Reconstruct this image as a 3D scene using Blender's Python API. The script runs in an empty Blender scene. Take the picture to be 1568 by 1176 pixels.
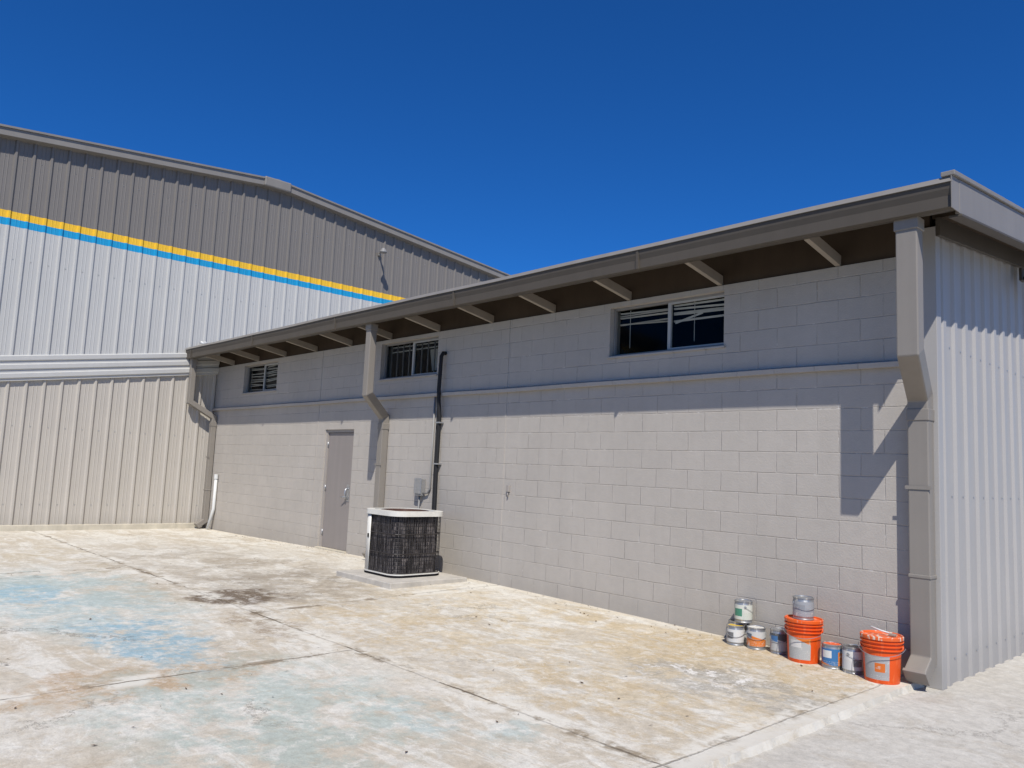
import bpy, math, random, bmesh
from mathutils import Vector, Matrix
random.seed(7)
sc=bpy.context.scene
COL=sc.collection
# ---------------------------------------------------------------- helpers
def empty(name,loc=(0,0,0)):
    e=bpy.data.objects.new(name,None); e.location=loc; COL.objects.link(e); return e
def mesh(name,vs,fs,mats,parent=None,mi=None,smooth=False,bevel=0):
    me=bpy.data.meshes.new(name); me.from_pydata([tuple(v) for v in vs],[],fs)
    if not isinstance(mats,(list,tuple)): mats=[mats]
    for m in mats: me.materials.append(m)
    if mi:
        for p,i in zip(me.polygons,mi): p.material_index=i
    if smooth:
        for p in me.polygons: p.use_smooth=True
    me.update()
    b=bmesh.new(); b.from_mesh(me); bmesh.ops.recalc_face_normals(b,faces=b.faces); b.to_mesh(me); b.free()
    o=bpy.data.objects.new(name,me); COL.objects.link(o)
    if parent: o.parent=parent
    if bevel:
        md=o.modifiers.new("b","BEVEL"); md.width=bevel; md.segments=2; md.limit_method='ANGLE'
    return o
def box(name,x0,x1,y0,y1,z0,z1,mat,parent=None,bevel=0):
    vs=[(x,y,z) for x in(x0,x1) for y in(y0,y1) for z in(z0,z1)]
    fs=[(0,1,3,2),(4,6,7,5),(0,4,5,1),(2,3,7,6),(0,2,6,4),(1,5,7,3)]
    return mesh(name,vs,fs,mat,parent,bevel=bevel)
def extr(name,prof,x0,x1,mat,parent=None,bevel=0,wav=0):
    n=len(prof); vs=[]; ns=40 if wav else 1
    for k in range(ns+1):
        t=x0+(x1-x0)*k/ns; dz=wav*(math.sin(k*.9)+math.sin(k*.37+1)) if wav else 0
        for a,z in prof: vs.append((t,a,z+dz))
    fs=[(k*n+i,k*n+(i+1)%n,k*n+n+(i+1)%n,k*n+n+i) for k in range(ns) for i in range(n)]
    fs+=[tuple(range(n)),tuple(ns*n+i for i in range(n-1,-1,-1))]
    return mesh(name,vs,fs,mat,parent,bevel=bevel)
def lathe(name,prof,mat,parent=None,loc=(0,0,0),seg=40,smooth=True,arc=None):
    vs=[];fs=[]
    a0,a1=arc if arc else (0,2*math.pi)
    ns=seg if not arc else seg+1
    for r,z in prof:
        for i in range(ns):
            a=a0+(a1-a0)*i/seg
            vs.append((r*math.cos(a),r*math.sin(a),z))
    for j in range(len(prof)-1):
        for i in range(seg):
            i2=(i+1)%ns if not arc else i+1
            fs.append((j*ns+i,j*ns+i2,(j+1)*ns+i2,(j+1)*ns+i))
    o=mesh(name,vs,fs,mat,parent,smooth=smooth)
    o.location=loc
    if smooth:
        md=o.modifiers.new("e","EDGE_SPLIT"); md.split_angle=math.radians(35)
    return o
def tube(name,path,r,mat,parent=None,seg=10,smooth=True):
    path=[Vector(p) for p in path]; vs=[];fs=[]
    prev=None
    for i,p in enumerate(path):
        t=((path[min(i+1,len(path)-1)]-p).normalized()+(p-path[max(i-1,0)]).normalized()).normalized()
        if prev is None: u=t.orthogonal().normalized()
        else: u=(prev-t*prev.dot(t)).normalized()
        prev=u; w=t.cross(u)
        for k in range(seg):
            a=2*math.pi*k/seg; vs.append(p+u*r*math.cos(a)+w*r*math.sin(a))
    for i in range(len(path)-1):
        for k in range(seg):
            fs.append((i*seg+k,i*seg+(k+1)%seg,(i+1)*seg+(k+1)%seg,(i+1)*seg+k))
    fs.append(tuple(range(seg))); fs.append(tuple((len(path)-1)*seg+k for k in range(seg)))
    return mesh(name,vs,fs,mat,parent,smooth=smooth and seg>6)
def sweep(name,path,w,d,mat,parent=None,bevel=.006):
    path=[Vector(p) for p in path]; vs=[];fs=[]
    for i,p in enumerate(path):
        a=(p-path[i-1]).normalized() if i>0 else None
        b=(path[i+1]-p).normalized() if i<len(path)-1 else None
        if a is None:a=b
        if b is None:b=a
        t=(a+b).normalized(); c=max(.4,a.dot(t))
        xx=Vector((1,0,0)); n=t.cross(xx).normalized()
        for su,sv in((-1,-1),(1,-1),(1,1),(-1,1)):
            vs.append(p+xx*su*w/2+n*sv*d/2/c)
    for i in range(len(path)-1):
        for k in range(4): fs.append((i*4+k,i*4+(k+1)%4,i*4+4+(k+1)%4,i*4+4+k))
    fs.append((0,1,2,3)); fs.append(tuple(len(vs)-4+k for k in range(4)))
    return mesh(name,vs,fs,mat,parent,bevel=bevel)
# ---------------------------------------------------------------- material kit
class NT:
    def __init__(s,name):
        s.m=bpy.data.materials.new(name); s.m.use_nodes=True; s.t=s.m.node_tree; s.n=s.t.nodes; s.l=s.t.links
        s.b=s.n["Principled BSDF"]; s.pos=s.n.new("ShaderNodeNewGeometry").outputs["Position"]
    def set(s,inp,v):
        if isinstance(v,bpy.types.NodeSocket): s.l.new(v,inp)
        else:
            try: inp.default_value=v
            except: inp.default_value=(*v,1)
    def math(s,op,a,b=0,c=0,clamp=False):
        x=s.n.new("ShaderNodeMath"); x.operation=op; x.use_clamp=clamp
        s.set(x.inputs[0],a); s.set(x.inputs[1],b); s.set(x.inputs[2],c); return x.outputs[0]
    def vmath(s,op,a,b=(0,0,0)):
        x=s.n.new("ShaderNodeVectorMath"); x.operation=op; s.set(x.inputs[0],a); s.set(x.inputs[1],b)
        return x.outputs["Value"] if op in("LENGTH","DOT_PRODUCT","DISTANCE") else x.outputs[0]
    def noise(s,scale,detail=4,rough=.55,vec=None,col=False,dist=0):
        x=s.n.new("ShaderNodeTexNoise"); x.inputs["Scale"].default_value=scale; x.inputs["Detail"].default_value=detail
        x.inputs["Roughness"].default_value=rough; x.inputs["Distortion"].default_value=dist
        s.l.new(vec or s.pos,x.inputs["Vector"]); return x.outputs["Color" if col else "Fac"]
    def mr(s,v,a,b,c=0.,d=1.,smooth=True):
        x=s.n.new("ShaderNodeMapRange"); x.interpolation_type='SMOOTHSTEP' if smooth else 'LINEAR'
        s.set(x.inputs[0],v)
        for i,q in enumerate((a,b,c,d)): x.inputs[i+1].default_value=q
        return x.outputs[0]
    def mix(s,f,a,b,mode='MIX'):
        x=s.n.new("ShaderNodeMix"); x.data_type='RGBA'; x.blend_type=mode
        s.set(x.inputs[0],f)
        for i,v in((6,a),(7,b)):
            if isinstance(v,tuple): x.inputs[i].default_value=(*v[:3],1)
            else: s.l.new(v,x.inputs[i])
        return x.outputs[2]
    def scalev(s,v): return s.vmath('MULTIPLY',s.pos,v)
    def sep(s,v=None):
        x=s.n.new("ShaderNodeSeparateXYZ"); s.l.new(v or s.pos,x.inputs[0]); return x.outputs
    def comb(s,a,b,c):
        x=s.n.new("ShaderNodeCombineXYZ")
        for i,v in enumerate((a,b,c)): s.set(x.inputs[i],v)
        return x.outputs[0]
    def bump(s,h,strength=.5,dist=.01,prev=None):
        x=s.n.new("ShaderNodeBump"); x.inputs["Strength"].default_value=strength; x.inputs["Distance"].default_value=dist
        s.l.new(h,x.inputs["Height"])
        if prev: s.l.new(prev,x.inputs["Normal"])
        return x.outputs[0]
    def out(s,color=None,rough=.6,normal=None,metal=0,spec=.4):
        if color is not None: s.set(s.b.inputs["Base Color"],color)
        s.set(s.b.inputs["Roughness"],rough)
        s.b.inputs["Metallic"].default_value=metal
        s.b.inputs["Specular IOR Level"].default_value=spec
        if normal: s.l.new(normal,s.b.inputs["Normal"])
        return s.m
def paint(name,c,var=.12,scale=2.,rough=.5,streak=.1,metal=0,bump=.15,spec=.4,grime=0):
    s=NT(name)
    n=s.noise(scale,5); st=s.noise(1,4,vec=s.scalev((9,9,.6)))
    f=s.math('ADD',s.math('MULTIPLY',s.math('SUBTRACT',n,.5),var*2),s.math('MULTIPLY',s.math('SUBTRACT',st,.5),streak*2))
    f=s.math('ADD',f,1)
    if grime:
        z=s.sep()[2]; g=s.mr(s.math('ADD',z,s.math('MULTIPLY',s.noise(3,4),.3)),.15,.55,1-grime,1.)
        f=s.math('MULTIPLY',f,g)
    col=s.mix(1.,c,s.comb(f,f,f),'MULTIPLY')
    nb=s.bump(s.noise(scale*30,2),bump,.002) if bump else None
    return s.out(col,rough,nb,metal,spec)

M={}
M['trim']=paint("trim_paint",(.085,.073,.058),rough=.55,spec=.25)
M['trimL']=paint("light_trim_paint",(.215,.20,.18),rough=.5)
M['spout']=paint("downspout_paint",(.235,.212,.182),rough=.5,var=.1)
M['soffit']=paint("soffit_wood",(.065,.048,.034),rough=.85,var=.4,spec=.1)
M['rafter']=paint("rafter_paint",(.31,.27,.22),rough=.8,var=.2)
M['door']=paint("door_paint",(.245,.22,.205),rough=.45,var=.06)
M['frame']=paint("door_frame_paint",(.33,.30,.27),rough=.5)
M['white']=paint("white_aluminium",(.6,.6,.58),rough=.4)
M['winframe']=paint("window_frame",(.24,.23,.215),rough=.4)
M['sash']=paint("window_sash",(.42,.42,.40),rough=.35)
M['blind']=paint("blind_slats",(.62,.60,.55),rough=.6)
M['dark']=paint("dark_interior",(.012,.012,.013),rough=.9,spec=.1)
M['black']=paint("black_insulation",(.012,.012,.013),rough=.7)
M['steel']=paint("galvanised_steel",(.42,.43,.44),rough=.35,metal=.7,var=.2,scale=20)
M['conduit']=paint("grey_conduit",(.24,.235,.225),rough=.5)
M['ac_cream']=paint("condenser_cream",(.64,.62,.56),rough=.45,var=.2,scale=8)
M['pad']=paint("concrete_pad",(.44,.41,.36),rough=.9,var=.35,scale=6,bump=.4)
M['wallL']=paint("metal_panel_light",(.47,.465,.44),rough=.5,var=.05,streak=.06)
M['wallLow']=paint("metal_panel_low",(.455,.42,.365),rough=.5,var=.06,streak=.09,grime=.15)
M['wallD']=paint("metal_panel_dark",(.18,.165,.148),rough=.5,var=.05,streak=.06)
M['endwall']=paint("metal_panel_end",(.365,.35,.33),rough=.45,var=.05,streak=.06,grime=.1)
M['yel']=paint("yellow_stripe",(.78,.47,.03),rough=.5,var=.05)
M['blu']=paint("blue_stripe",(.01,.28,.52),rough=.5,var=.05)
M['roof']=paint("roof_metal",(.3,.29,.28),rough=.5)
M['curb']=paint("base_concrete",(.50,.455,.36),rough=.9,var=.35,scale=5,bump=.4)
M['bounce_cut_dark']=paint("bounce_cut_dark",(.06,.058,.055),rough=.9,var=.3,scale=3,bump=.5)  # dark tone for the unseen sheet added to lower bounce light

def block_mat():
    s=NT("painted_concrete_block")
    p=s.sep(); v=s.comb(p[0],s.math('ADD',p[2],-.02),0)
    wob=s.vmath('MULTIPLY',s.vmath('SUBTRACT',s.noise(5,3,col=True),(.5,.5,.5)),(.012,.012,0))
    v=s.vmath('ADD',v,wob)
    b=s.n.new("ShaderNodeTexBrick"); s.l.new(v,b.inputs["Vector"])
    b.offset=.5; b.inputs["Scale"].default_value=1; b.inputs["Brick Width"].default_value=.4064
    b.inputs["Row Height"].default_value=.2032; b.inputs["Mortar Size"].default_value=.006; b.inputs["Mortar Smooth"].default_value=.7
    b.inputs["Color1"].default_value=(0.2,.2,.2,1); b.inputs["Color2"].default_value=(.8,.8,.8,1); b.inputs["Mortar"].default_value=(.5,.5,.5,1)
    fac=b.outputs["Fac"]; bc=s.sep(b.outputs["Color"])[0]
    n=s.noise(.7,6,.6); n2=s.noise(12,5,.65)
    vis=s.mr(s.noise(2.6,6,.7),.38,.6,.22,1.)
    fac=s.math('MULTIPLY',fac,vis)
    f=s.math('ADD',s.math('MULTIPLY',s.math('SUBTRACT',n,.5),.26),1)
    f=s.math('ADD',f,s.math('MULTIPLY',s.math('SUBTRACT',bc,.5),.06))
    f=s.math('ADD',f,s.math('MULTIPLY',s.math('SUBTRACT',n2,.5),.14))
    f=s.math('ADD',f,s.math('MULTIPLY',s.math('SUBTRACT',s.noise(1,5,vec=s.scalev((5,5,.5))),.5),.14))
    f=s.math('MULTIPLY',f,s.math('SUBTRACT',1,s.math('MULTIPLY',fac,.11)))
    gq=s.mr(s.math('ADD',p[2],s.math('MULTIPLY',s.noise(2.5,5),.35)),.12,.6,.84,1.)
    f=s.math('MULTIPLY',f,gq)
    col=s.mix(1.,(.415,.382,.338),s.comb(f,f,f),'MULTIPLY')
    ef=s.math('MULTIPLY',s.mr(s.noise(9,4,.7),.56,.66),b.outputs["Fac"])
    col=s.mix(s.math('MULTIPLY',ef,.65),col,(.62,.60,.56))
    h=s.math('SUBTRACT',s.math('MULTIPLY',bc,.07),fac)
    nb=s.bump(h,.7,.008); nb=s.bump(s.noise(55,4,.7),.55,.005,nb); nb=s.bump(s.noise(7,3),.25,.01,nb)
    return s.out(col,.75,nb,spec=.25)
M['block']=block_mat()

def concrete(name,drive=False):
    s=NT(name)
    wob=s.vmath('MULTIPLY',s.vmath('SUBTRACT',s.noise(1.6,6,.7,col=True),(.5,.5,.5)),(1.8,1.8,0))
    wp=s.vmath('ADD',s.pos,wob)
    finew=s.vmath('ADD',s.pos,s.vmath('MULTIPLY',s.vmath('SUBTRACT',s.noise(7,5,.75,col=True),(.5,.5,.5)),(.13,.13,0)))
    fp=s.sep(finew); p=s.sep()
    big=s.noise(.45,6,.6); med=s.noise(1.8,8,.75,dist=.6); fine=s.noise(14,6,.8); grit=s.noise(90,3,.7)
    blot=s.noise(4.5,8,.78,dist=.4)
    def ell(cx,cy,rx,ry,lo=.42,hi=.62,src=None,amt=1.):
        q=s.vmath('MULTIPLY',s.vmath('SUBTRACT',wp,(cx,cy,0)),(1/rx,1/ry,0))
        m=s.mr(s.vmath('LENGTH',q),1.15,.55,0.,1.)
        return s.math('MULTIPLY',m,s.mr(src or med,lo,hi,0.,amt))
    if drive:
        col=s.mix(s.mr(big,.35,.65),(.45,.42,.365),(.50,.475,.42))
        col=s.mix(s.mr(med,.5,.6,0,.5),col,(.40,.355,.285))
        col=s.mix(s.mr(blot,.52,.62,0,.5),col,(.56,.54,.49))
    else:
        col=s.mix(s.mr(big,.38,.62),(.485,.43,.34),(.56,.525,.45))
        st=s.noise(1.,8,.75,vec=s.scalev((.8,2.6,1)),dist=1.)
        col=s.mix(s.mr(st,.48,.57,0,.8),col,(.63,.605,.535))
        A_=s.noise(2.6,8,.76); B_=s.noise(1.3,8,.75,dist=.5)
        col=s.mix(ell(-2.9,-1.6,3.6,1.9,.46,.57,amt=.5),col,(.48,.365,.195))
        col=s.mix(ell(-1.,-.6,1.8,1.0,.42,.54,blot,amt=.7),col,(.41,.305,.16))
        col=s.mix(ell(-1.5,-2.6,1.9,.9,.48,.57,A_,amt=.5),col,(.45,.34,.19))
        col=s.mix(ell(-4.6,-2.6,1.6,.8,.48,.57,A_,amt=.45),col,(.45,.34,.19))
        col=s.mix(ell(-3.4,-5.1,.5,1.1,.36,.52,blot,amt=.7),col,(.38,.25,.13))
        col=s.mix(ell(-4.6,-4.4,1.6,1.1,.48,.56,A_,amt=.4),col,(.42,.33,.21))
        col=s.mix(ell(-9.5,-4.2,4.,1.2,.48,.56,B_,amt=.45),col,(.44,.36,.23))
        col=s.mix(ell(-1.2,-5.2,1.6,1.2,.47,.56,A_,amt=.4),col,(.41,.34,.24))
        col=s.mix(ell(-8.6,-2.3,3.6,1.6,.42,.56,B_,amt=.7),col,(.34,.295,.23))
        col=s.mix(ell(-6.6,-2.3,1.5,1.0,.42,.54,amt=.65),col,(.28,.24,.185))
        col=s.mix(ell(-1.0,-1.55,.85,.5,.42,.53,blot,amt=.75),col,(.30,.28,.24))
        col=s.mix(ell(-1.15,-1.5,.5,.35,.52,.57,s.noise(7,6,.7),amt=.9),col,(.64,.62,.58))
        col=s.mix(ell(-7.2,-4.6,2.8,1.0,.40,.56,B_,amt=.7),col,(.34,.44,.44))
        col=s.mix(ell(-4.7,-4.6,1.2,.45,.42,.55,A_,amt=.8),col,(.23,.38,.45))
        col=s.mix(ell(-7.4,-4.9,.9,.5,.42,.53,A_,amt=.7),col,(.25,.40,.46))
        col=s.mix(ell(-2.4,-4.7,1.5,1.1,.41,.56,A_,amt=.65),col,(.36,.435,.40))
        col=s.mix(ell(-1.6,-3.9,.6,.3,.38,.55,A_,amt=.6),col,(.36,.44,.42))
        col=s.mix(ell(-6.2,-3.15,.5,.42,.36,.48,blot,amt=.9),col,(.11,.075,.045))
        col=s.mix(ell(-4.9,-3.45,.7,.3,.45,.55,blot,amt=.7),col,(.23,.16,.09))
        col=s.mix(s.mr(blot,.53,.60,0,.5),col,(.64,.61,.545))
        col=s.mix(s.mr(blot,.46,.38,0,.32),col,(.36,.30,.21))
        oc=s.noise(11,8,.82); col=s.mix(s.math('MULTIPLY',s.mr(oc,.56,.63,0,.42),s.mr(big,.4,.6,.3,1.)),col,(.40,.30,.175))
    f=s.math('ADD',s.math('MULTIPLY',s.math('SUBTRACT',fine,.5),.95),1)
    f=s.math('ADD',f,s.math('MULTIPLY',s.math('SUBTRACT',grit,.5),.45))
    f=s.math('MULTIPLY',f,s.mr(s.noise(34,4,.6),.66,.74,1.,.55))
    col=s.mix(1.,col,s.comb(f,f,f),'MULTIPLY')
    h=s.math('ADD',s.math('MULTIPLY',fine,.6),s.math('MULTIPLY',grit,.5))
    vo=s.n.new("ShaderNodeTexVoronoi"); vo.feature='DISTANCE_TO_EDGE'; vo.inputs["Scale"].default_value=.33
    s.l.new(s.vmath('ADD',s.pos,s.vmath('MULTIPLY',s.vmath('SUBTRACT',s.noise(1.3,7,.75,col=True),(.5,.5,.5)),(1.6,1.6,0))),vo.inputs["Vector"])
    cr=s.mr(vo.outputs["Distance"],.0015,.005,1.,0.); cr=s.math('MULTIPLY',cr,s.mr(s.noise(.5,3),.46,.56,0.,.8))
    col=s.mix(s.math('MULTIPLY',cr,.3 if drive else .6),col,(.17,.13,.09))
    if not drive:
        def line(src,coord,val,w,lo=None,hi=None,ax=None):
            d=s.math('ABSOLUTE',s.math('SUBTRACT',src[coord],val))
            m=s.mr(d,w*.35,w,1.,0.)
            if ax is not None:
                if lo is not None: m=s.math('MULTIPLY',m,s.mr(p[ax],lo-.01,lo+.01))
                if hi is not None: m=s.math('MULTIPLY',m,s.mr(p[ax],hi-.01,hi+.01,1.,0.))
            return m
        def joints(w,src):
            j=line(src,1,-3.34,w)
            j=s.math('MAXIMUM',j,line(src,0,-5.32,w,lo=-3.34,ax=1))
            for xx in(-3.43,-9.2): j=s.math('MAXIMUM',j,line(src,0,xx,w,hi=-3.34,ax=1))
            return s.math('MAXIMUM',j,line(src,0,-.27,w*.8))
        jw=joints(.2,fp)
        wide=s.math('MULTIPLY',jw,s.mr(s.noise(2.2,5,.7),.45,.56,0.,.85))
        col=s.mix(wide,col,(.65,.62,.54))
        wide2=s.math('MULTIPLY',joints(.09,fp),s.mr(s.noise(3.1,5,.7),.5,.6,0.,.75))
        col=s.mix(wide2,col,(.22,.17,.11))
        tw=s.sep(s.vmath('ADD',s.pos,s.vmath('MULTIPLY',s.vmath('SUBTRACT',s.noise(3,5,.7,col=True),(.5,.5,.5)),(.07,.07,0))))
        jn=joints(.015,tw); vis=s.mr(s.noise(1.7,5,.7),.44,.58,.15,.9)
        col=s.mix(s.math('MULTIPLY',jn,vis),col,(.13,.10,.065))
        h=s.math('SUBTRACT',h,s.math('MULTIPLY',jn,1.2))
        wd=s.math('MULTIPLY',s.mr(fp[1],-.18,-.03),s.mr(s.noise(2.,4),.35,.6,.2,.8)); col=s.mix(wd,col,(.60,.55,.45))
        ed=s.math('MULTIPLY',s.mr(fp[0],-.32,-.2),s.mr(blot,.4,.55,.3,.85)); col=s.mix(ed,col,(.58,.55,.48))
    h=s.math('SUBTRACT',h,s.math('MULTIPLY',cr,.8))
    nb=s.bump(h,.7,.008)
    nb=s.bump(med,.3,.03,nb)
    return s.out(col,.85,nb,spec=.25)
M['conc']=concrete("stained_concrete"); M['drive']=concrete("driveway_concrete",True)

# ---------------------------------------------------------------- ground
LX=-15.113
def g(x,y):
    if x>=0 or x<LX-1: return 0.
    a=math.sin(math.pi*min(1,-x/15.1))**1.5 if -x<15.1 else 0
    b=max(0,min(1,1+y/4.2)); b=b*b*(3-2*b)
    return .08*a*b
S_=600
mesh("ground",[(-S_,-S_,-.045),(S_,-S_,-.045),(S_,S_,-.045),(-S_,S_,-.045)],[(0,1,2,3)],M['drive'])
mesh("bounce_cut_sheet",[(-120,-120,-.04),(120,-120,-.04),(120,-9.6,-.04),(-120,-9.6,-.04)],[(0,1,2,3)],M['bounce_cut_dark'])  # added dark sheet behind the camera, cuts ground bounce onto the block wall
xs=[-15.2+(15.2-.13)*i/100 for i in range(101)]
ys=[-9.5,-8.5]+[-7+7.05*i/90 for i in range(91)]
vs=[(x,y,g(x,y)) for x in xs for y in ys]; ny=len(ys)
fs=[(i*ny+j,(i+1)*ny+j,(i+1)*ny+j+1,i*ny+j+1) for i in range(100) for j in range(ny-1)]
n0=len(vs)
for j,y in enumerate(ys): vs.append((-.115+random.uniform(-.012,.02),y,-.05))
for j in range(ny-1): fs.append((100*ny+j,n0+j,n0+j+1,100*ny+j+1))
mesh("concrete_pavement",vs,fs,M['conc'],smooth=False)

# ---------------------------------------------------------------- block building
B=empty("concrete_block_building")
WT=3.585
ops=[(-3.56,-2.02,2.95,3.53),(-8.43,-6.90,2.95,3.53),(-13.66,-12.12,2.95,3.53),(-10.07,-9.11,0.0,2.14)]
def wall():
    X=sorted({LX,0.0}|{o[0] for o in ops}|{o[1] for o in ops}); Z=sorted({-.05,WT}|{o[2] for o in ops}|{o[3] for o in ops})
    vs=[];fs=[]
    def q(a,b,c,d):
        n=len(vs); vs.extend((a,b,c,d)); fs.append((n,n+1,n+2,n+3))
    for i in range(len(X)-1):
        for j in range(len(Z)-1):
            cx=(X[i]+X[i+1])/2; cz=(Z[j]+Z[j+1])/2
            if any(o[0]<cx<o[1] and o[2]<cz<o[3] for o in ops) : continue
            q((X[i],0,Z[j]),(X[i+1],0,Z[j]),(X[i+1],0,Z[j+1]),(X[i],0,Z[j+1]))
    D=.19
    for a,b,c,d in ops:
        q((a,0,c),(a,D,c),(a,D,d),(a,0,d)); q((b,0,c),(b,0,d),(b,D,d),(b,D,c))
        q((a,0,d),(a,D,d),(b,D,d),(b,0,d)); q((a,0,c),(b,0,c),(b,D,c),(a,D,c))
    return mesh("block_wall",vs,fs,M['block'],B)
wall()
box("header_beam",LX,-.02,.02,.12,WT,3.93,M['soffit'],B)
for x in(-5.33,-10.35): 
    box("control_joint",x-.014,x+.014,-.006,.01,0,WT,M['block'],B)
extr("ledge_flashing",[(.01,2.615),(-.012,2.615),(-.02,2.60),(-.055,2.60),(-.06,2.645),(.01,2.67)],LX+.05,-.16,M['block'],B,wav=.0025)
SL=.1
def rz(y): return 3.90+SL*(y+.73)
def slab(name,x0,x1,y0,y1,dz0,dz1,mat,bevel=0):
    vs=[(x,y,rz(y)+dz) for x in(x0,x1) for y in(y0,y1) for dz in(dz0,dz1)]
    return mesh(name,vs,[(0,1,3,2),(4,6,7,5),(0,4,5,1),(2,3,7,6),(0,2,6,4),(1,5,7,3)],mat,B,bevel=bevel)
slab("roof_panel",LX+.03,.40,-.70,8.4,-.02,.02,M['roof'])
vs=[];fs=[];y=-.62
while y<.02:
    n=len(vs)
    for x in(LX+.03,.33):
        for yy,dz in((y,-.02),(y+.018,-.065),(y+.107,-.065),(y+.125,-.02)): vs.append((x,yy,rz(yy)+dz))
    for i in range(3): fs.append((n+i,n+i+1,n+5+i,n+4+i))
    y+=.125
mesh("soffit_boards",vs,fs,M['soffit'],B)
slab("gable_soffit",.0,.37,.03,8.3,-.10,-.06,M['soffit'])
for k in range(12):
    x=-.84-1.222*k+random.uniform(-.03,.03); w=.05
    vs=[]
    for xx in(x-w/2,x+w/2): vs+= [(xx,.02,3.69),(xx,.02,3.59),(xx,-.61,3.70),(xx,-.61,3.80)]
    mesh("lookout",vs,[(0,1,2,3),(7,6,5,4),(0,4,5,1),(1,5,6,2),(2,6,7,3),(3,7,4,0)],M['rafter'],B)
extr("eave_gutter",[(-.61,3.90),(-.61,3.70),(-.705,3.685),(-.735,3.70),(-.735,3.79),(-.75,3.84),(-.755,3.895),(-.72,3.905)],LX+.04,.40,M['trim'],B,wav=.0025)
extr("eave_drip_edge",[(-.56,3.93),(-.56,3.915),(-.73,3.914),(-.762,3.888),(-.768,3.89),(-.745,3.935)],LX+.03,.405,M['trimL'],B,wav=.0025)
box("gutter_end_cap",.401,.408,-.762,-.60,3.68,3.94,M['trimL'],B)
x=-2.6
while x>LX:
    box("gutter_seam",x,x+.03,-.76,-.73,3.69,3.9,M['trim'],B); x-=3.05
slab("rake_fascia",.375,.41,-.598,8.4,-.24,.035,M['trimL'],.006)
slab("rake_cap",.33,.43,-.765,8.42,.036,.075,M['trimL'],.006)
slab("rake_lower_lip",.33,.425,-.598,8.4,-.262,-.242,M['trim'],.004)
slab("rake_frieze",.035,.07,.0,8.3,-.26,-.10,M['trim'])
def ribwall(name,plane,y0,y1,rows,mats,parent,period=.305,hgt=.032,minor=True):
    prof=[];y=y0
    while y<y1-1e-4:
        pts=[(0,0),(.07,0),(.08,.006),(.09,0),(.135,0),(.145,.006),(.155,0),(.222,0),(.245,hgt),(.278,hgt)] if minor else [(0,0),(.10,0),(.13,hgt),(.20,hgt),(.23,0)]
        k=period/.305
        for a,b in pts:
            if y+a*k<=y1: prof.append((y+a*k,b))
        y+=period
    prof.append((y1,0))
    vs=[];fs=[];mi=[];n=len(rows)
    for (yy,b) in prof:
        for r in rows: vs.append((plane+b,yy,r(yy) if callable(r) else r))
    for i in range(len(prof)-1):
        for j in range(n-1):
            fs.append((i*n+j,i*n+n+j,i*n+n+j+1,i*n+j+1)); mi.append(j)
    return mesh(name,vs,fs,mats,parent,mi=mi)
def screws(name,plane,y0,y1,period,zs,off,parent):
    vs=[];fs=[];r=.008
    y=y0
    while y<y1:
        for z in zs:
            n=len(vs)
            vs+=[(plane+.002,y+off-r,z-r),(plane+.002,y+off+r,z-r),(plane+.002,y+off+r,z+r),(plane+.002,y+off-r,z+r),(plane+.01,y+off,z)]
            fs+=[(n,n+1,n+4),(n+1,n+2,n+4),(n+2,n+3,n+4),(n+3,n,n+4)]
        y+=period
    mesh(name,vs,fs,M['steel'],parent)
ribwall("end_wall",-.001,.075,8.2,[-.05,lambda y:rz(y)-.09],[M['endwall']],B,period=.28,hgt=.022,minor=False)
screws("end_wall_screws",0,.11,8,.28,[.15,1.5,2.8],.0,B)
box("corner_trim",-.10,.034,-.006,.10,-.045,3.80,M['endwall'],B,bevel=.004)
box("back_wall",LX,0,8.2,8.3,-.05,4.72,M['wallL'],B)
sl=empty("security_light"); 
box("mount",.07,.10,2.30,2.42,3.78,3.92,M['trim'],sl,bevel=.008)
tube("arm",[(.09,2.36,3.82),(.16,2.33,3.78),(.22,2.28,3.80)],.015,M['dark'],sl)
for a in(-.09,.09):
    lathe("lamp_head",[(.001,0),(.035,0),(.06,.12),(.055,.125),(.001,.10)],M['dark'],sl,(.22,2.28+a,3.66),16)

# door
D=empty("steel_door")
box("jamb_left",-10.07,-10.02,.03,.12,0.03,2.14,M['frame'],D); box("jamb_right",-9.16,-9.11,.03,.12,0.03,2.14,M['frame'],D)
box("jamb_head",-10.02,-9.16,.03,.12,2.09,2.14,M['frame'],D)
box("leaf",-10.015,-9.165,.055,.10,.10,2.085,M['door'],D,bevel=.003)
box("threshold",-10.08,-9.10,-.05,.12,.02,.095,M['curb'],D)
for z in(.35,1.12,1.88): tube("hinge",[(-10.02,.045,z-.05),(-10.02,.045,z+.05)],.011,M['steel'],D)
tube("handle",[(-9.27,.05,1.14),(-9.27,.005,1.12),(-9.27,-.005,1.05),(-9.27,.005,.98),(-9.27,.05,.96)],.014,M['steel'],D)
box("latch_plate",-9.31,-9.22,.048,.055,.92,1.2,M['steel'],D)
tube("lever",[(-9.27,.02,1.0),(-9.36,-.02,.985)],.012,M['steel'],D)

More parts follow.
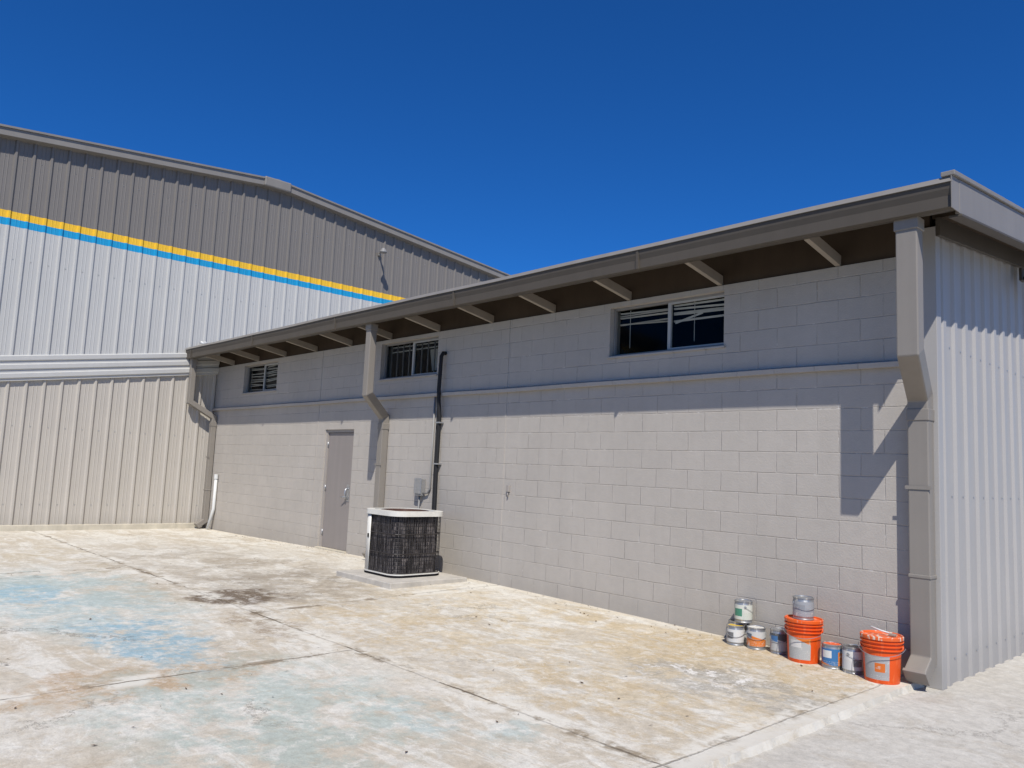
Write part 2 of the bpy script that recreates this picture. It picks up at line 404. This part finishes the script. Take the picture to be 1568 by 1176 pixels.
# windows
def glassmat():
    s=NT("window_glass"); n=s.n
    tr=n.new("ShaderNodeBsdfTransparent"); tr.inputs[0].default_value=(.75,.77,.76,1)
    gl=n.new("ShaderNodeBsdfGlossy"); gl.inputs["Roughness"].default_value=.06; gl.inputs[0].default_value=(.6,.6,.6,1)
    fr=n.new("ShaderNodeFresnel"); fr.inputs[0].default_value=1.2
    mx=n.new("ShaderNodeMixShader"); s.l.new(fr.outputs[0],mx.inputs[0]); s.l.new(tr.outputs[0],mx.inputs[1]); s.l.new(gl.outputs[0],mx.inputs[2])
    s.l.new(mx.outputs[0],n["Material Output"].inputs[0]); return s.m
M['glass']=glassmat()
def window(a,b,c,d,kind):
    W=empty("slider_window")
    y=.10; f=.025
    for nm,q in(("frame_left",(a,a+f,c,d)),("frame_right",(b-f,b,c,d)),("frame_top",(a+f,b-f,d-f,d)),("frame_sill",(a+f,b-f,c,c+f))):
        box(nm,q[0],q[1],y-.03,y+.03,q[2],q[3],M['winframe'],W,bevel=.003)
    m=(a+b)/2+.02
    box("meeting_rail",m-.02,m+.02,y-.02,y+.02,c+f,d-f,M['sash'],W,bevel=.003)
    mesh("pane",[(a+f,y+.005,c+f),(b-f,y+.005,c+f),(b-f,y+.005,d-f),(a+f,y+.005,d-f)],[(0,1,2,3)],M['glass'],W)
    for nm,q in(("sash_bottom",(m+.02,b-f,c+f,c+f+.018)),("sash_top",(m+.02,b-f,d-f-.018,d-f)),("sash_side",(b-f-.018,b-f,c+f+.018,d-f-.018))):
        box(nm,q[0],q[1],y-.018,y+.003,q[2],q[3],M['sash'],W)
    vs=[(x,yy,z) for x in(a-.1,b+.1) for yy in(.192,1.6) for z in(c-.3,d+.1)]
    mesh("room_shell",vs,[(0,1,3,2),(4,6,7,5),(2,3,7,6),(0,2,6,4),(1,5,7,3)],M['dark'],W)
    vs=[];fs=[]
    def slat(x0,x1,z,t0,t1,w=.022,yo=.14,tilt=.6):
        n=len(vs); dz=math.sin(tilt)*w/2; dy=math.cos(tilt)*w/2
        vs.extend([(x0,yo-dy,z+t0-dz),(x1,yo-dy,z+t1-dz),(x1,yo+dy,z+t1+dz),(x0,yo+dy,z+t0+dz)]); fs.append((n,n+1,n+2,n+3))
    if kind==0:
        for half,zs in(((a+.04,m-.02),(.05,.085,.115,.19,.20)),((m+.02,b-.04),(.05,.09,.13,.14,.22))):
            for q in zs: slat(half[0],half[1],d-q,random.uniform(-.012,.012),random.uniform(-.03,.02),tilt=random.uniform(-1.2,-.5))
        slat(m+.04,m+.4,d-.25,0,.08,tilt=-1.2)
        for xx in(a+.2,m+.3): box("blind_cord",xx,xx+.005,.125,.13,c+.1,d-.03,M['blind'],W)
    elif kind==1:
        for k in range(9):
            x=a+.1+k*(b-a-.2)/8
            box("security_bar",x-.008,x+.008,.135,.15,c+.02,d-.02,M['winframe'],W)
        for z in(d-.06,d-.11): slat(a+.04,b-.04,z,random.uniform(-.02,.02),random.uniform(-.02,.02),yo=.18,tilt=-.9)
        slat(m-.02,m+.22,c+.32,0,0,w=.34,yo=.45,tilt=-1.4)
    else:
        z=d-.05
        while z>c+.05:
            t=random.uniform(-.06,.02)
            slat(a+.04,m,z,random.uniform(-.02,.02),t,tilt=-.9); slat(m,b-.04,z,random.uniform(-.02,.02),-t,tilt=-.9); z-=.055
    mesh("blind",vs,fs,M['blind'],W)
    extr("sloped_sill",[(.02,c+.002),(-.025,c-.012),(-.025,c-.03),(.02,c-.03)],a-.02,b+.02,M['block'],W)
for i,o in enumerate(ops[:3]): window(*o,i)

# downspouts
def spout(xu,xl,w,d,zo=2.62,yl=-.07):
    E=empty("downspout"); zb=g(xl,-.1)
    sweep("pipe",[(xu,-.61,3.70),(xu,-.61,zo),(xl,yl,zo-.30),(xl,yl,zb+.18),(xl,yl-.17,zb+.06)],w,d,M['spout'],E,bevel=.01)
    sweep("outlet_collar",[(xu,-.61,3.699),(xu,-.61,3.60)],w+.02,d+.02,M['spout'],E)
    sweep("elbow_collar",[(xl,yl,zo-.40),(xl,yl,zo-.50)],w+.014,d+.014,M['spout'],E)
    sweep("joint_collar",[(xl,yl,.86),(xl,yl,.83)],w+.012,d+.012,M['spout'],E)
    box("strap",xl-w/2-.02,xl+w/2+.02,yl-d/2-.008,yl-d/2-.004,1.55,1.58,M['spout'],E)
    sweep("shoe_mouth",[(xl,yl-.15,zb+.077),(xl,yl-.171,zb+.059)],w+.012,d+.012,M['spout'],E)
spout(.04,-.085,.165,.125)
spout(-7.80,-8.13,.13,.115)
spout(-14.95,-14.93,.13,.11,zo=2.75)
P=empty("pvc_drain_pipe")
tube("pipe",[(-14.55,-.05,1.12),(-14.55,-.05,.45),(-14.62,-.12,.02)],.035,M['white'],P)
lathe("cap",[(.001,.10),(.045,.10),(.045,0),(.001,0)],M['white'],P,(-14.55,-.05,1.1),16)

E=empty("refrigerant_line_set")
tube("insulated_line",[(-6.70,-.005,3.24),(-6.70,-.05,3.24),(-6.71,-.075,3.19),(-6.71,-.09,2.7),(-6.70,-.085,2.5),(-6.71,-.05,2.3),(-6.72,-.05,1.5),(-6.70,-.06,1.0),(-6.68,-.1,.5),(-6.65,-.28,.35)],.029,M['black'],E,12)
tube("copper_line",[(-6.79,-.03,2.58),(-6.79,-.03,1.5),(-6.77,-.04,.9),(-6.7,-.25,.5)],.012,M['black'],E,8)
for z in(2.2,1.6): box("clamp",-6.76,-6.66,-.085,-.0,z,z+.02,M['steel'],E)
E=empty("electrical_disconnect")
box("enclosure",-7.17,-7.02,-.085,-.002,1.13,1.38,M['conduit'],E,bevel=.006)
box("cover",-7.18,-7.01,-.095,-.086,1.16,1.39,M['steel'],E,bevel=.004)
tube("supply_conduit",[(-6.88,-.02,2.60),(-6.88,-.025,1.25),(-6.92,-.03,1.18),(-7.02,-.04,1.17)],.014,M['conduit'],E)
tube("whip",[(-7.1,-.04,1.13),(-7.1,-.05,.95),(-7.02,-.1,.85),(-6.85,-.2,.8),(-6.72,-.35,.7)],.013,M['conduit'],E)
E=empty("wall_junction_box")
box("box",-5.22,-5.175,-.035,-.002,1.28,1.37,M['frame'],E,bevel=.004); tube("stub",[(-5.2,-.02,1.28),(-5.2,-.02,1.22)],.01,M['frame'],E)

# ---------------------------------------------------------------- AC condenser
A=empty("air_conditioner")
gz=g(-6.3,-.8)
ax0,ax1,ay0,ay1=-6.82,-6.03,-1.17,-.36
PZ=gz+.055
box("concrete_base",-7.0,-5.72,-1.42,-.20,gz-.06,PZ,M['pad'],A,bevel=.008)
def rr(x0,x1,y0,y1,r,n=8):
    pts=[]
    for cx,cy,a in((x1-r,y0+r,-90),(x1-r,y1-r,0),(x0+r,y1-r,90),(x0+r,y0+r,180)):
        for i in range(n+1):
            t=math.radians(a+90*i/n); pts.append((cx+r*math.cos(t),cy+r*math.sin(t)))
    return pts
def prism(name,pts,z0,z1,mat,inner=None,z2=None):
    n=len(pts); vs=[(x,y,z) for z in(z0,z1) for x,y in pts]; fs=[(i,(i+1)%n,n+(i+1)%n,n+i) for i in range(n)]
    if inner:
        m=len(vs); vs+=[(x,y,z) for z in(z1,z2) for x,y in inner]
        fs+=[(n+i,n+(i+1)%n,m+(i+1)%n,m+i) for i in range(n)]+[(m+i,m+(i+1)%n,m+n+(i+1)%n,m+n+i) for i in range(n)]
    else: fs+=[tuple(range(n)),tuple(range(n,2*n))]
    o=mesh(name,vs,fs,mat,A,smooth=True); md=o.modifiers.new("e","EDGE_SPLIT"); md.split_angle=math.radians(40); return o
def coilmat():
    s=NT("condenser_coil")
    w=s.noise(1,4,.6,vec=s.scalev((60,60,2.5))); n=s.noise(1,5,.7,vec=s.scalev((10,10,6)))
    col=s.mix(s.mr(w,.42,.62),(.010,.009,.010),(.12,.108,.105))
    col=s.mix(s.mr(n,.54,.66,0,.65),col,(.20,.175,.165))
    col=s.mix(s.mr(n,.48,.40,0,.7),col,(.010,.009,.009))
    return s.out(col,.6,s.bump(w,.4,.006),spec=.2)
coil=coilmat()
wire=paint("guard_wire",(.035,.03,.028),rough=.4)
H0,H1=PZ+.03,PZ+.785
prism("base_pan",rr(ax0-.004,ax1+.004,ay0-.004,ay1+.004,.17),PZ,PZ+.03,M['dark'])
prism("base_rim",rr(ax0-.008,ax1+.008,ay0-.008,ay1+.008,.175),PZ+.03,PZ+.045,M['ac_cream'])
prism("coil",rr(ax0+.035,ax1-.035,ay0+.035,ay1-.035,.15),H0,H1,coil)
pts=rr(ax0+.006,ax1-.006,ay0+.006,ay1-.006,.165,7)
def resample(pts,step):
    P=[Vector((*p,0)) for p in pts]; P.append(P[0]); out=[];acc=0
    for a,b in zip(P,P[1:]):
        L=(b-a).length
        if L<1e-6: continue
        t=acc
        while t<L: out.append(a+(b-a)*t/L); t+=step
        acc=t-L
    return out
vs=[];fs=[]
def addbar(p,q,r):
    d=(q-p).normalized(); u=d.orthogonal().normalized(); w=d.cross(u); n=len(vs)
    for c in(p,q):
        for k in range(4):
            a=math.pi/4+math.pi/2*k; vs.append(c+u*r*math.cos(a)+w*r*math.sin(a))
    for k in range(4): fs.append((n+k,n+(k+1)%4,n+4+(k+1)%4,n+4+k))
for p in resample(pts,.04):
    addbar(Vector((p.x,p.y,H0)),Vector((p.x,p.y,H1)),.003)
ring=[Vector((*p,0)) for p in pts]
for k in range(15):
    z=H0+.02+k*.05
    for a,b in zip(ring,ring[1:]+ring[:1]):
        if (b-a).length>1e-5: addbar(Vector((a.x,a.y,z)),Vector((b.x,b.y,z)),.002 if k%5 else .007)
mesh("wire_guard",vs,fs,wire,A)
def strip(name,seg,z0,z1,mat):
    n=len(seg); vs=[(x,y,z) for z in(z0,z1) for x,y in seg]
    fs=[(i,i+1,n+i+1,n+i) for i in range(n-1)]
    o=mesh(name,vs,fs,mat,A,smooth=True); md=o.modifiers.new("s","SOLIDIFY"); md.thickness=.008; return o
P2=rr(ax0-.003,ax1+.003,ay0-.003,ay1+.003,.17,8)
strip("service_panel",P2[27:36]+[(ax0+.20,ay0-.003)],H0+.005,H1,M['ac_cream'])
strip("rear_panel",[(ax0-.003,ay0+.17),(ax0-.003,ay1-.17)],H0,H1,M['ac_cream'])
box("rating_plate",ax0+.15,ax0+.18,ay0-.012,ay0-.006,PZ+.47,PZ+.52,M['dark'],A)
prism("top_cover",rr(ax0-.02,ax1+.02,ay0-.02,ay1+.02,.185),H1-.005,H1+.06,M['ac_cream'],inner=rr(ax0+.07,ax1-.07,ay0+.07,ay1-.07,.13),z2=H1+.02)
prism("fan_shroud",rr(ax0+.065,ax1-.065,ay0+.065,ay1-.065,.13),H1,H1+.015,M['dark'])
cx,cy=(ax0+ax1)/2,(ay0+ay1)/2
vs=[];fs=[]
for k in range(1,12):
    r=.029*k; N=32
    for i in range(N):
        a,b=2*math.pi*i/N,2*math.pi*(i+1)/N
        addbar(Vector((cx+r*math.cos(a),cy+r*math.sin(a),H1+.055)),Vector((cx+r*math.cos(b),cy+r*math.sin(b),H1+.055)),.0025)
for i in range(8):
    a=math.pi*i/8; addbar(Vector((cx-.33*math.cos(a),cy-.33*math.sin(a),H1+.05)),Vector((cx+.33*math.cos(a),cy+.33*math.sin(a),H1+.05)),.004)
mesh("fan_guard",vs,fs,paint("rusty_guard",(.08,.04,.028),rough=.6,var=.3,scale=20),A)
lathe("fan_hub",[(.001,.045),(.05,.043),(.07,.03),(.07,.02)],M['dark'],A,(cx,cy,H1),20)

# ---------------------------------------------------------------- paint cans and buckets
def label(name,c1,c2,c3,z1=.08,z2=.13,ca=-1.9,cw=.45,sl=.02):
    s=NT(name)
    tc=s.n.new("ShaderNodeTexCoord").outputs["Object"]; o=s.sep(tc)
    ang=s.math('ARCTAN2',o[1],o[0])
    zz=s.math('ADD',o[2],s.math('MULTIPLY',ang,sl))
    col=s.mix(s.math('LESS_THAN',zz,z1),c1,c2)
    inang=s.math('LESS_THAN',s.math('ABSOLUTE',s.math('SUBTRACT',ang,ca)),cw)
    pan=s.math('MULTIPLY',inang,s.math('MULTIPLY',s.math('GREATER_THAN',o[2],z1+.01),s.math('LESS_THAN',o[2],z2)))
    col=s.mix(pan,col,c3)
    row=s.math('LESS_THAN',s.math('FRACT',s.math('MULTIPLY',o[2],70.)),.4)
    txt=s.math('MULTIPLY',row,s.mr(s.noise(1,1,vec=s.comb(s.math('MULTIPLY',ang,18.),s.math('FLOOR',s.math('MULTIPLY',o[2],70.)),0)),.5,.53))
    txt=s.math('MULTIPLY',txt,s.math('LESS_THAN',o[2],z1-.01))
    col=s.mix(s.math('MULTIPLY',txt,.7),col,(.5,.5,.48))
    n=s.noise(25,4,vec=tc); col=s.mix(s.mr(n,.6,.68,0,.7),col,(.55,.53,.48))
    return s.out(col,.45)
def drip(name,c,cd,lo=.58):
    s=NT(name); tc=s.n.new("ShaderNodeTexCoord").outputs["Object"]
    n=s.noise(1,4,vec=s.vmath('MULTIPLY',tc,(28,28,5)))
    return s.out(s.mix(s.mr(n,lo,lo+.05),c,cd),.4)
canmet=drip("can_metal",(.32,.33,.34),(.6,.58,.52)); canmet.node_tree.nodes["Principled BSDF"].inputs["Metallic"].default_value=.6
def can(x,y,z,lab,h=.195,r=.083,lid=None,rot=0):
    E=empty("paint_can",(x,y,z)); E.rotation_euler=(0,0,rot)
    body=canmet; lid=lid or canmet
    lathe("body",[(.001,.002),(r*.96,.002),(r*1.015,.0),(r*1.02,.008),(r*.985,.012),(r*.985,.024),(r,.026),(r,h-.03),(r*.985,h-.028),(r*.985,h-.012),(r*1.03,h-.010),(r*1.035,h),(r*.97,h+.001),(r*.93,h-.010)],body,E)
    lathe("lid",[(r*.93,h-.010),(r*.88,h-.011),(r*.86,h-.004),(r*.6,h-.006),(.001,h-.006)],lid,E)
    lathe("label",[(r+.0015,.03),(r+.0015,h-.034)],lab,E)
    for a in(0.3,math.pi+.3):
        o=lathe("ear",[(.001,.006),(.012,.005),(.014,0)],body,E,(math.cos(a)*r,math.sin(a)*r,h*.72),10); o.rotation_euler=(0,math.pi/2,a)
    pts=[]
    for i in range(15):
        t=math.pi*i/14; q=r+.008; u=q*math.cos(t); v=-q*math.sin(t)
        pts.append((u*math.cos(.3)-v*math.sin(.3),u*math.sin(.3)+v*math.cos(.3),h*.72-.05*math.sin(t)))
    tube("bail",pts,.002,M['steel'],E,6)
    return E
org=drip("orange_plastic",(.72,.085,.008),(.74,.13,.03),.55)
def bucket(x,y,z,lab,lidm,rot=0):
    E=empty("plastic_bucket",(x,y,z)); E.rotation_euler=(0,0,rot)
    lathe("body",[(.001,.004),(.125,.004),(.13,0),(.132,.006),(.144,.255),(.157,.257),(.157,.264),(.146,.266),(.147,.285),(.160,.287),(.160,.294),(.148,.296),(.149,.315),(.163,.317),(.163,.325),(.151,.327),(.151,.345),(.156,.349)],org,E,seg=56)
    lathe("lid",[(.158,.338),(.163,.340),(.164,.362),(.158,.368),(.150,.366),(.146,.356),(.138,.354),(.05,.356),(.001,.356)],lidm,E,seg=56)
    lathe("label",[(.1335,.03),(.1435,.215)],lab,E,seg=30,arc=(math.radians(-130),math.radians(-45)))
    for a in(.2,math.pi+.2):
        o=lathe("ear",[(.001,.016),(.018,.014),(.022,0)],org,E,(math.cos(a)*.148,math.sin(a)*.148,.276),14); o.rotation_euler=(0,math.pi/2,a)
    pts=[]
    for i in range(21):
        t=math.pi*i/20; R=.175; u=R*math.cos(t); v=R*math.sin(t)
        q=(u,-v*.95,.276-v*.35)
        pts.append((q[0]*math.cos(.2)-q[1]*math.sin(.2),q[0]*math.sin(.2)+q[1]*math.cos(.2),q[2]))
    tube("bail",pts,.0025,M['steel'],E,6)
    return E
W_=(.6,.6,.57)
L_white=label("label_white",W_,(.55,.55,.53),(.16,.16,.16),.05,.12)
L_green=label("label_green",(.56,.57,.5),(.5,.52,.45),(.06,.22,.14),.05,.13,ca=2.6,cw=.5)
L_org=label("label_orange",(.5,.5,.48),(.62,.17,.02),(.10,.12,.15),.085,.14,ca=-2.3)
L_blue=label("label_blue",(.04,.15,.33),(.58,.17,.02),W_,.08,.15,ca=2.,cw=.5)
L_sil=label("label_silver",(.30,.31,.32),(.28,.29,.30),(.24,.25,.26))
L_dk=label("label_dark",(.08,.085,.09),(.42,.42,.40),(.05,.14,.3),.10,.16)
L_b1=label("bucket_label_a",(.62,.16,.02),(.40,.40,.38),(.60,.58,.54),.12,.19,ca=-1.7,cw=.35,sl=.05)
L_b2=label("bucket_label_b",(.36,.35,.34),(.34,.33,.32),(.60,.14,.02),.08,.16,ca=-1.3,cw=.28)
lidw=drip("lid_white",(.62,.6,.55),(.35,.33,.3)); lidy=drip("lid_yellow",(.62,.42,.06),(.65,.6,.5)); lidk=drip("lid_black",(.03,.03,.03),(.3,.3,.3))
lido=drip("lid_orange",(.70,.10,.012),(.62,.5,.4))
lidx=drip("lid_spattered",(.68,.11,.02),(.62,.55,.45),.54)
can(-1.71,-.22,g(-1.7,-.2),L_white,lid=lidy,rot=.2,h=.18,r=.08)
can(-1.76,-.10,g(-1.7,-.1),L_dk,h=.20,r=.085,rot=1.,lid=lidk)
can(-1.69,-.115,g(-1.7,-.1)+.201,L_green,h=.20,r=.083,rot=2.)
can(-1.51,-.19,g(-1.5,-.2),L_org,lid=lidw,rot=.3)
can(-1.29,-.17,g(-1.3,-.2),L_dk,h=.215,r=.078,rot=.2)
bucket(-1.02,-.24,g(-1,-.2),L_b1,lido,rot=.1)
can(-1.03,-.23,g(-1,-.2)+.357,L_sil,h=.19,r=.088,rot=.5)
can(-.76,-.25,g(-.7,-.2),L_blue,lid=lido,h=.20,r=.083,rot=2.6)
can(-.575,-.26,g(-.6,-.2),L_white,lid=lidk,h=.215,r=.083,rot=1.2)
bucket(-.315,-.32,g(-.3,-.3),L_b2,lidx,rot=.0)
E=empty("paint_brush",(-.32,-.3,.36)); tube("handle",[(-.09,0,.05),(.0,0,.03),(.05,.02,.02)],.007,M['white'],E,8)
box("bristles",.05,.10,.0,.04,0,.018,M['rafter'],E,bevel=.003)

# ---------------------------------------------------------------- warehouse
W=empty("metal_warehouse")
def gz2(y): return 8.19-.1*abs(y-1.0)
def bt(y): return 3.83+.150*(y+.73) if y<-.0 else 3.94
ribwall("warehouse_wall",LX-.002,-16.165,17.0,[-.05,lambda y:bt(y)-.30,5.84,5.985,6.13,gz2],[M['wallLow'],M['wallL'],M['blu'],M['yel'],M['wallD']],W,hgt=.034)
screws("wall_screws",LX,-9.16,9,.305,[.5,2.0,5.2,7.2],.112,W)
bh=[(0.045,0),(0.075,-.02),(0.075,-.10),(0.05,-.12),(0.05,-.17),(0.08,-.19),(0.08,-.27),(0.055,-.29),(0.055,-.34),(0.085,-.36),(0.085,-.44),(0.06,-.46),(0.06,-.50),(0.0,-.51),(0,.0)]
vs=[];n=len(bh)
for t in(-16.1,-.0):
    for a,z in bh: vs.append((LX+a,t,3.83+.150*(t+.73)+z))
mesh("fascia_band",vs,[(i,(i+1)%n,n+(i+1)%n,n+i) for i in range(n)]+[tuple(range(n)),tuple(range(2*n-1,n-1,-1))],M['wallL'],W)
box("foundation_curb",LX-.02,LX+.07,-16.1,-.12,-.05,.11,M['curb'],W,bevel=.01)
def raketrim(name,xa,xb,d0,d1,mat,e=0.):
    vs=[];fs=[]
    for y in(-16.4,1.0,17.2):
        for x,d in((xa,d0),(xb,d0+e),(xb,d1),(xa,d1)): vs.append((LX+x,y,gz2(y)+d))
    for i in range(2):
        for k in range(4): fs.append((i*4+k,i*4+(k+1)%4,i*4+4+(k+1)%4,i*4+4+k))
    fs+=[(0,1,2,3),(8,9,10,11)]
    mesh(name,vs,fs,mat,W)
raketrim("rake_trim",-.1,.17,-.13,.05,M['trimL'],.03)
raketrim("rake_trim_cap",-.1,.20,.051,.09,M['trimL'])
box("ridge_cap_piece",LX-.1,LX+.215,.66,1.34,8.04,8.275,M['trimL'],W,bevel=.03)
mesh("warehouse_roof",[(LX-.05,-16.4,gz2(-16.4)+.04),(LX-.05,1,8.23),(LX-.05,17.2,gz2(17.2)+.04),(-45,-16.4,gz2(-16.4)+.04),(-45,1,8.23),(-45,17.2,gz2(17.2)+.04)],[(0,1,4,3),(1,2,5,4)],M['roof'],W)
box("side_wall_a",-45,LX-.01,-16.2,-16.17,-.05,6.4,M['wallL'],W); box("side_wall_b",-45,LX-.01,17.0,17.03,-.05,6.5,M['wallL'],W)
F=empty("flood_light")
fx=LX+.04
box("bracket",fx-.03,fx+.03,4.02,4.10,7.10,7.2,M['trimL'],F,bevel=.01)
tube("arm",[(fx,4.06,7.16),(fx+.2,4.0,7.2),(fx+.34,3.95,7.17)],.022,M['trimL'],F)
lathe("lamp_head",[(.001,.08),(.045,.07),(.10,-.03),(.09,-.05),(.001,-.02)],M['conduit'],F,(fx+.38,3.93,7.14),20)
V=empty("roof_vent",(LX-.9,-4.92,7.92))
lathe("stack",[(.12,-.4),(.12,.2)],M['dark'],V,seg=20); lathe("cowl",[(.12,.18),(.22,.2),(.24,.27),(.16,.36),(.001,.38)],M['dark'],V,seg=20)
V=empty("vent_pipe",(LX+.12,-.38,4.0)); tube("pipe",[(0,0,-.15),(0,0,.07),(0.0,-.1,.1)],.03,M['white'],V); lathe("cap",[(.05,0),(.06,.03),(.001,.06)],M['white'],V,(0,0,.07),12)

# ---------------------------------------------------------------- leaf litter
leafm=paint("dry_leaf",(.10,.06,.03),rough=.8,var=.4)
vs=[];fs=[]
for i in range(480):
    x=random.uniform(-13,-.2); y=random.uniform(-6.4,-.1)
    if random.random()<.55: y=-abs(random.gauss(0,.2))-.03
    a=random.uniform(0,6.3); L=random.uniform(.005,.022); w=L*random.uniform(.25,.6); z=g(x,y)+.004
    c,s_=math.cos(a),math.sin(a); n=len(vs)
    for u,v,h in((-L,0,0),(0,-w,.004),(L,0,.006),(0,w,.003)): vs.append((x+u*c-v*s_,y+u*s_+v*c,z+h))
    fs.append((n,n+1,n+2,n+3))
mesh("leaf_litter",vs,fs,leafm)

# ---------------------------------------------------------------- light, sky, camera
d=Vector((-1.13,1.0,-1.93)).normalized()
sun=bpy.data.lights.new("sun","SUN"); sun.energy=5.0; sun.angle=math.radians(.5); sun.color=(1,.955,.885)
so=bpy.data.objects.new("sun",sun); COL.objects.link(so); so.rotation_euler=d.to_track_quat('-Z','Y').to_euler(); so.location=(10,-10,15)
w=bpy.data.worlds.new("World"); sc.world=w; w.use_nodes=True
nt=w.node_tree; bg=nt.nodes["Background"]
sky=nt.nodes.new("ShaderNodeTexSky"); sky.sky_type='NISHITA'; sky.sun_disc=False
sky.sun_elevation=math.asin(-d.z); sky.sun_rotation=math.atan2(-d.x,-d.y)
sky.altitude=1500; sky.air_density=1.0; sky.dust_density=.1; sky.ozone_density=4.0
mu=nt.nodes.new("ShaderNodeMix"); mu.data_type='RGBA'; mu.blend_type='MULTIPLY'; mu.inputs[0].default_value=1
nt.links.new(sky.outputs[0],mu.inputs[6]); mu.inputs[7].default_value=(.26,1.12,2.2,1)
nt.links.new(mu.outputs[2],bg.inputs[0]); bg.inputs[1].default_value=.052
cam=bpy.data.cameras.new("camera"); co=bpy.data.objects.new("camera",cam); COL.objects.link(co)
R=((.68098,.05135,.7305),(.73096,-.10802,-.67382),(.04431,.99282,-.11109))
co.matrix_world=Matrix([[*R[0],2.382],[*R[1],-7.023],[*R[2],1.55],[0,0,0,1]])
cam.sensor_width=36; cam.lens=1195/1568*36; cam.clip_end=2000; cam.clip_start=.05
sc.camera=co
sc.view_settings.view_transform='Standard'; sc.view_settings.look='None'; sc.view_settings.exposure=0
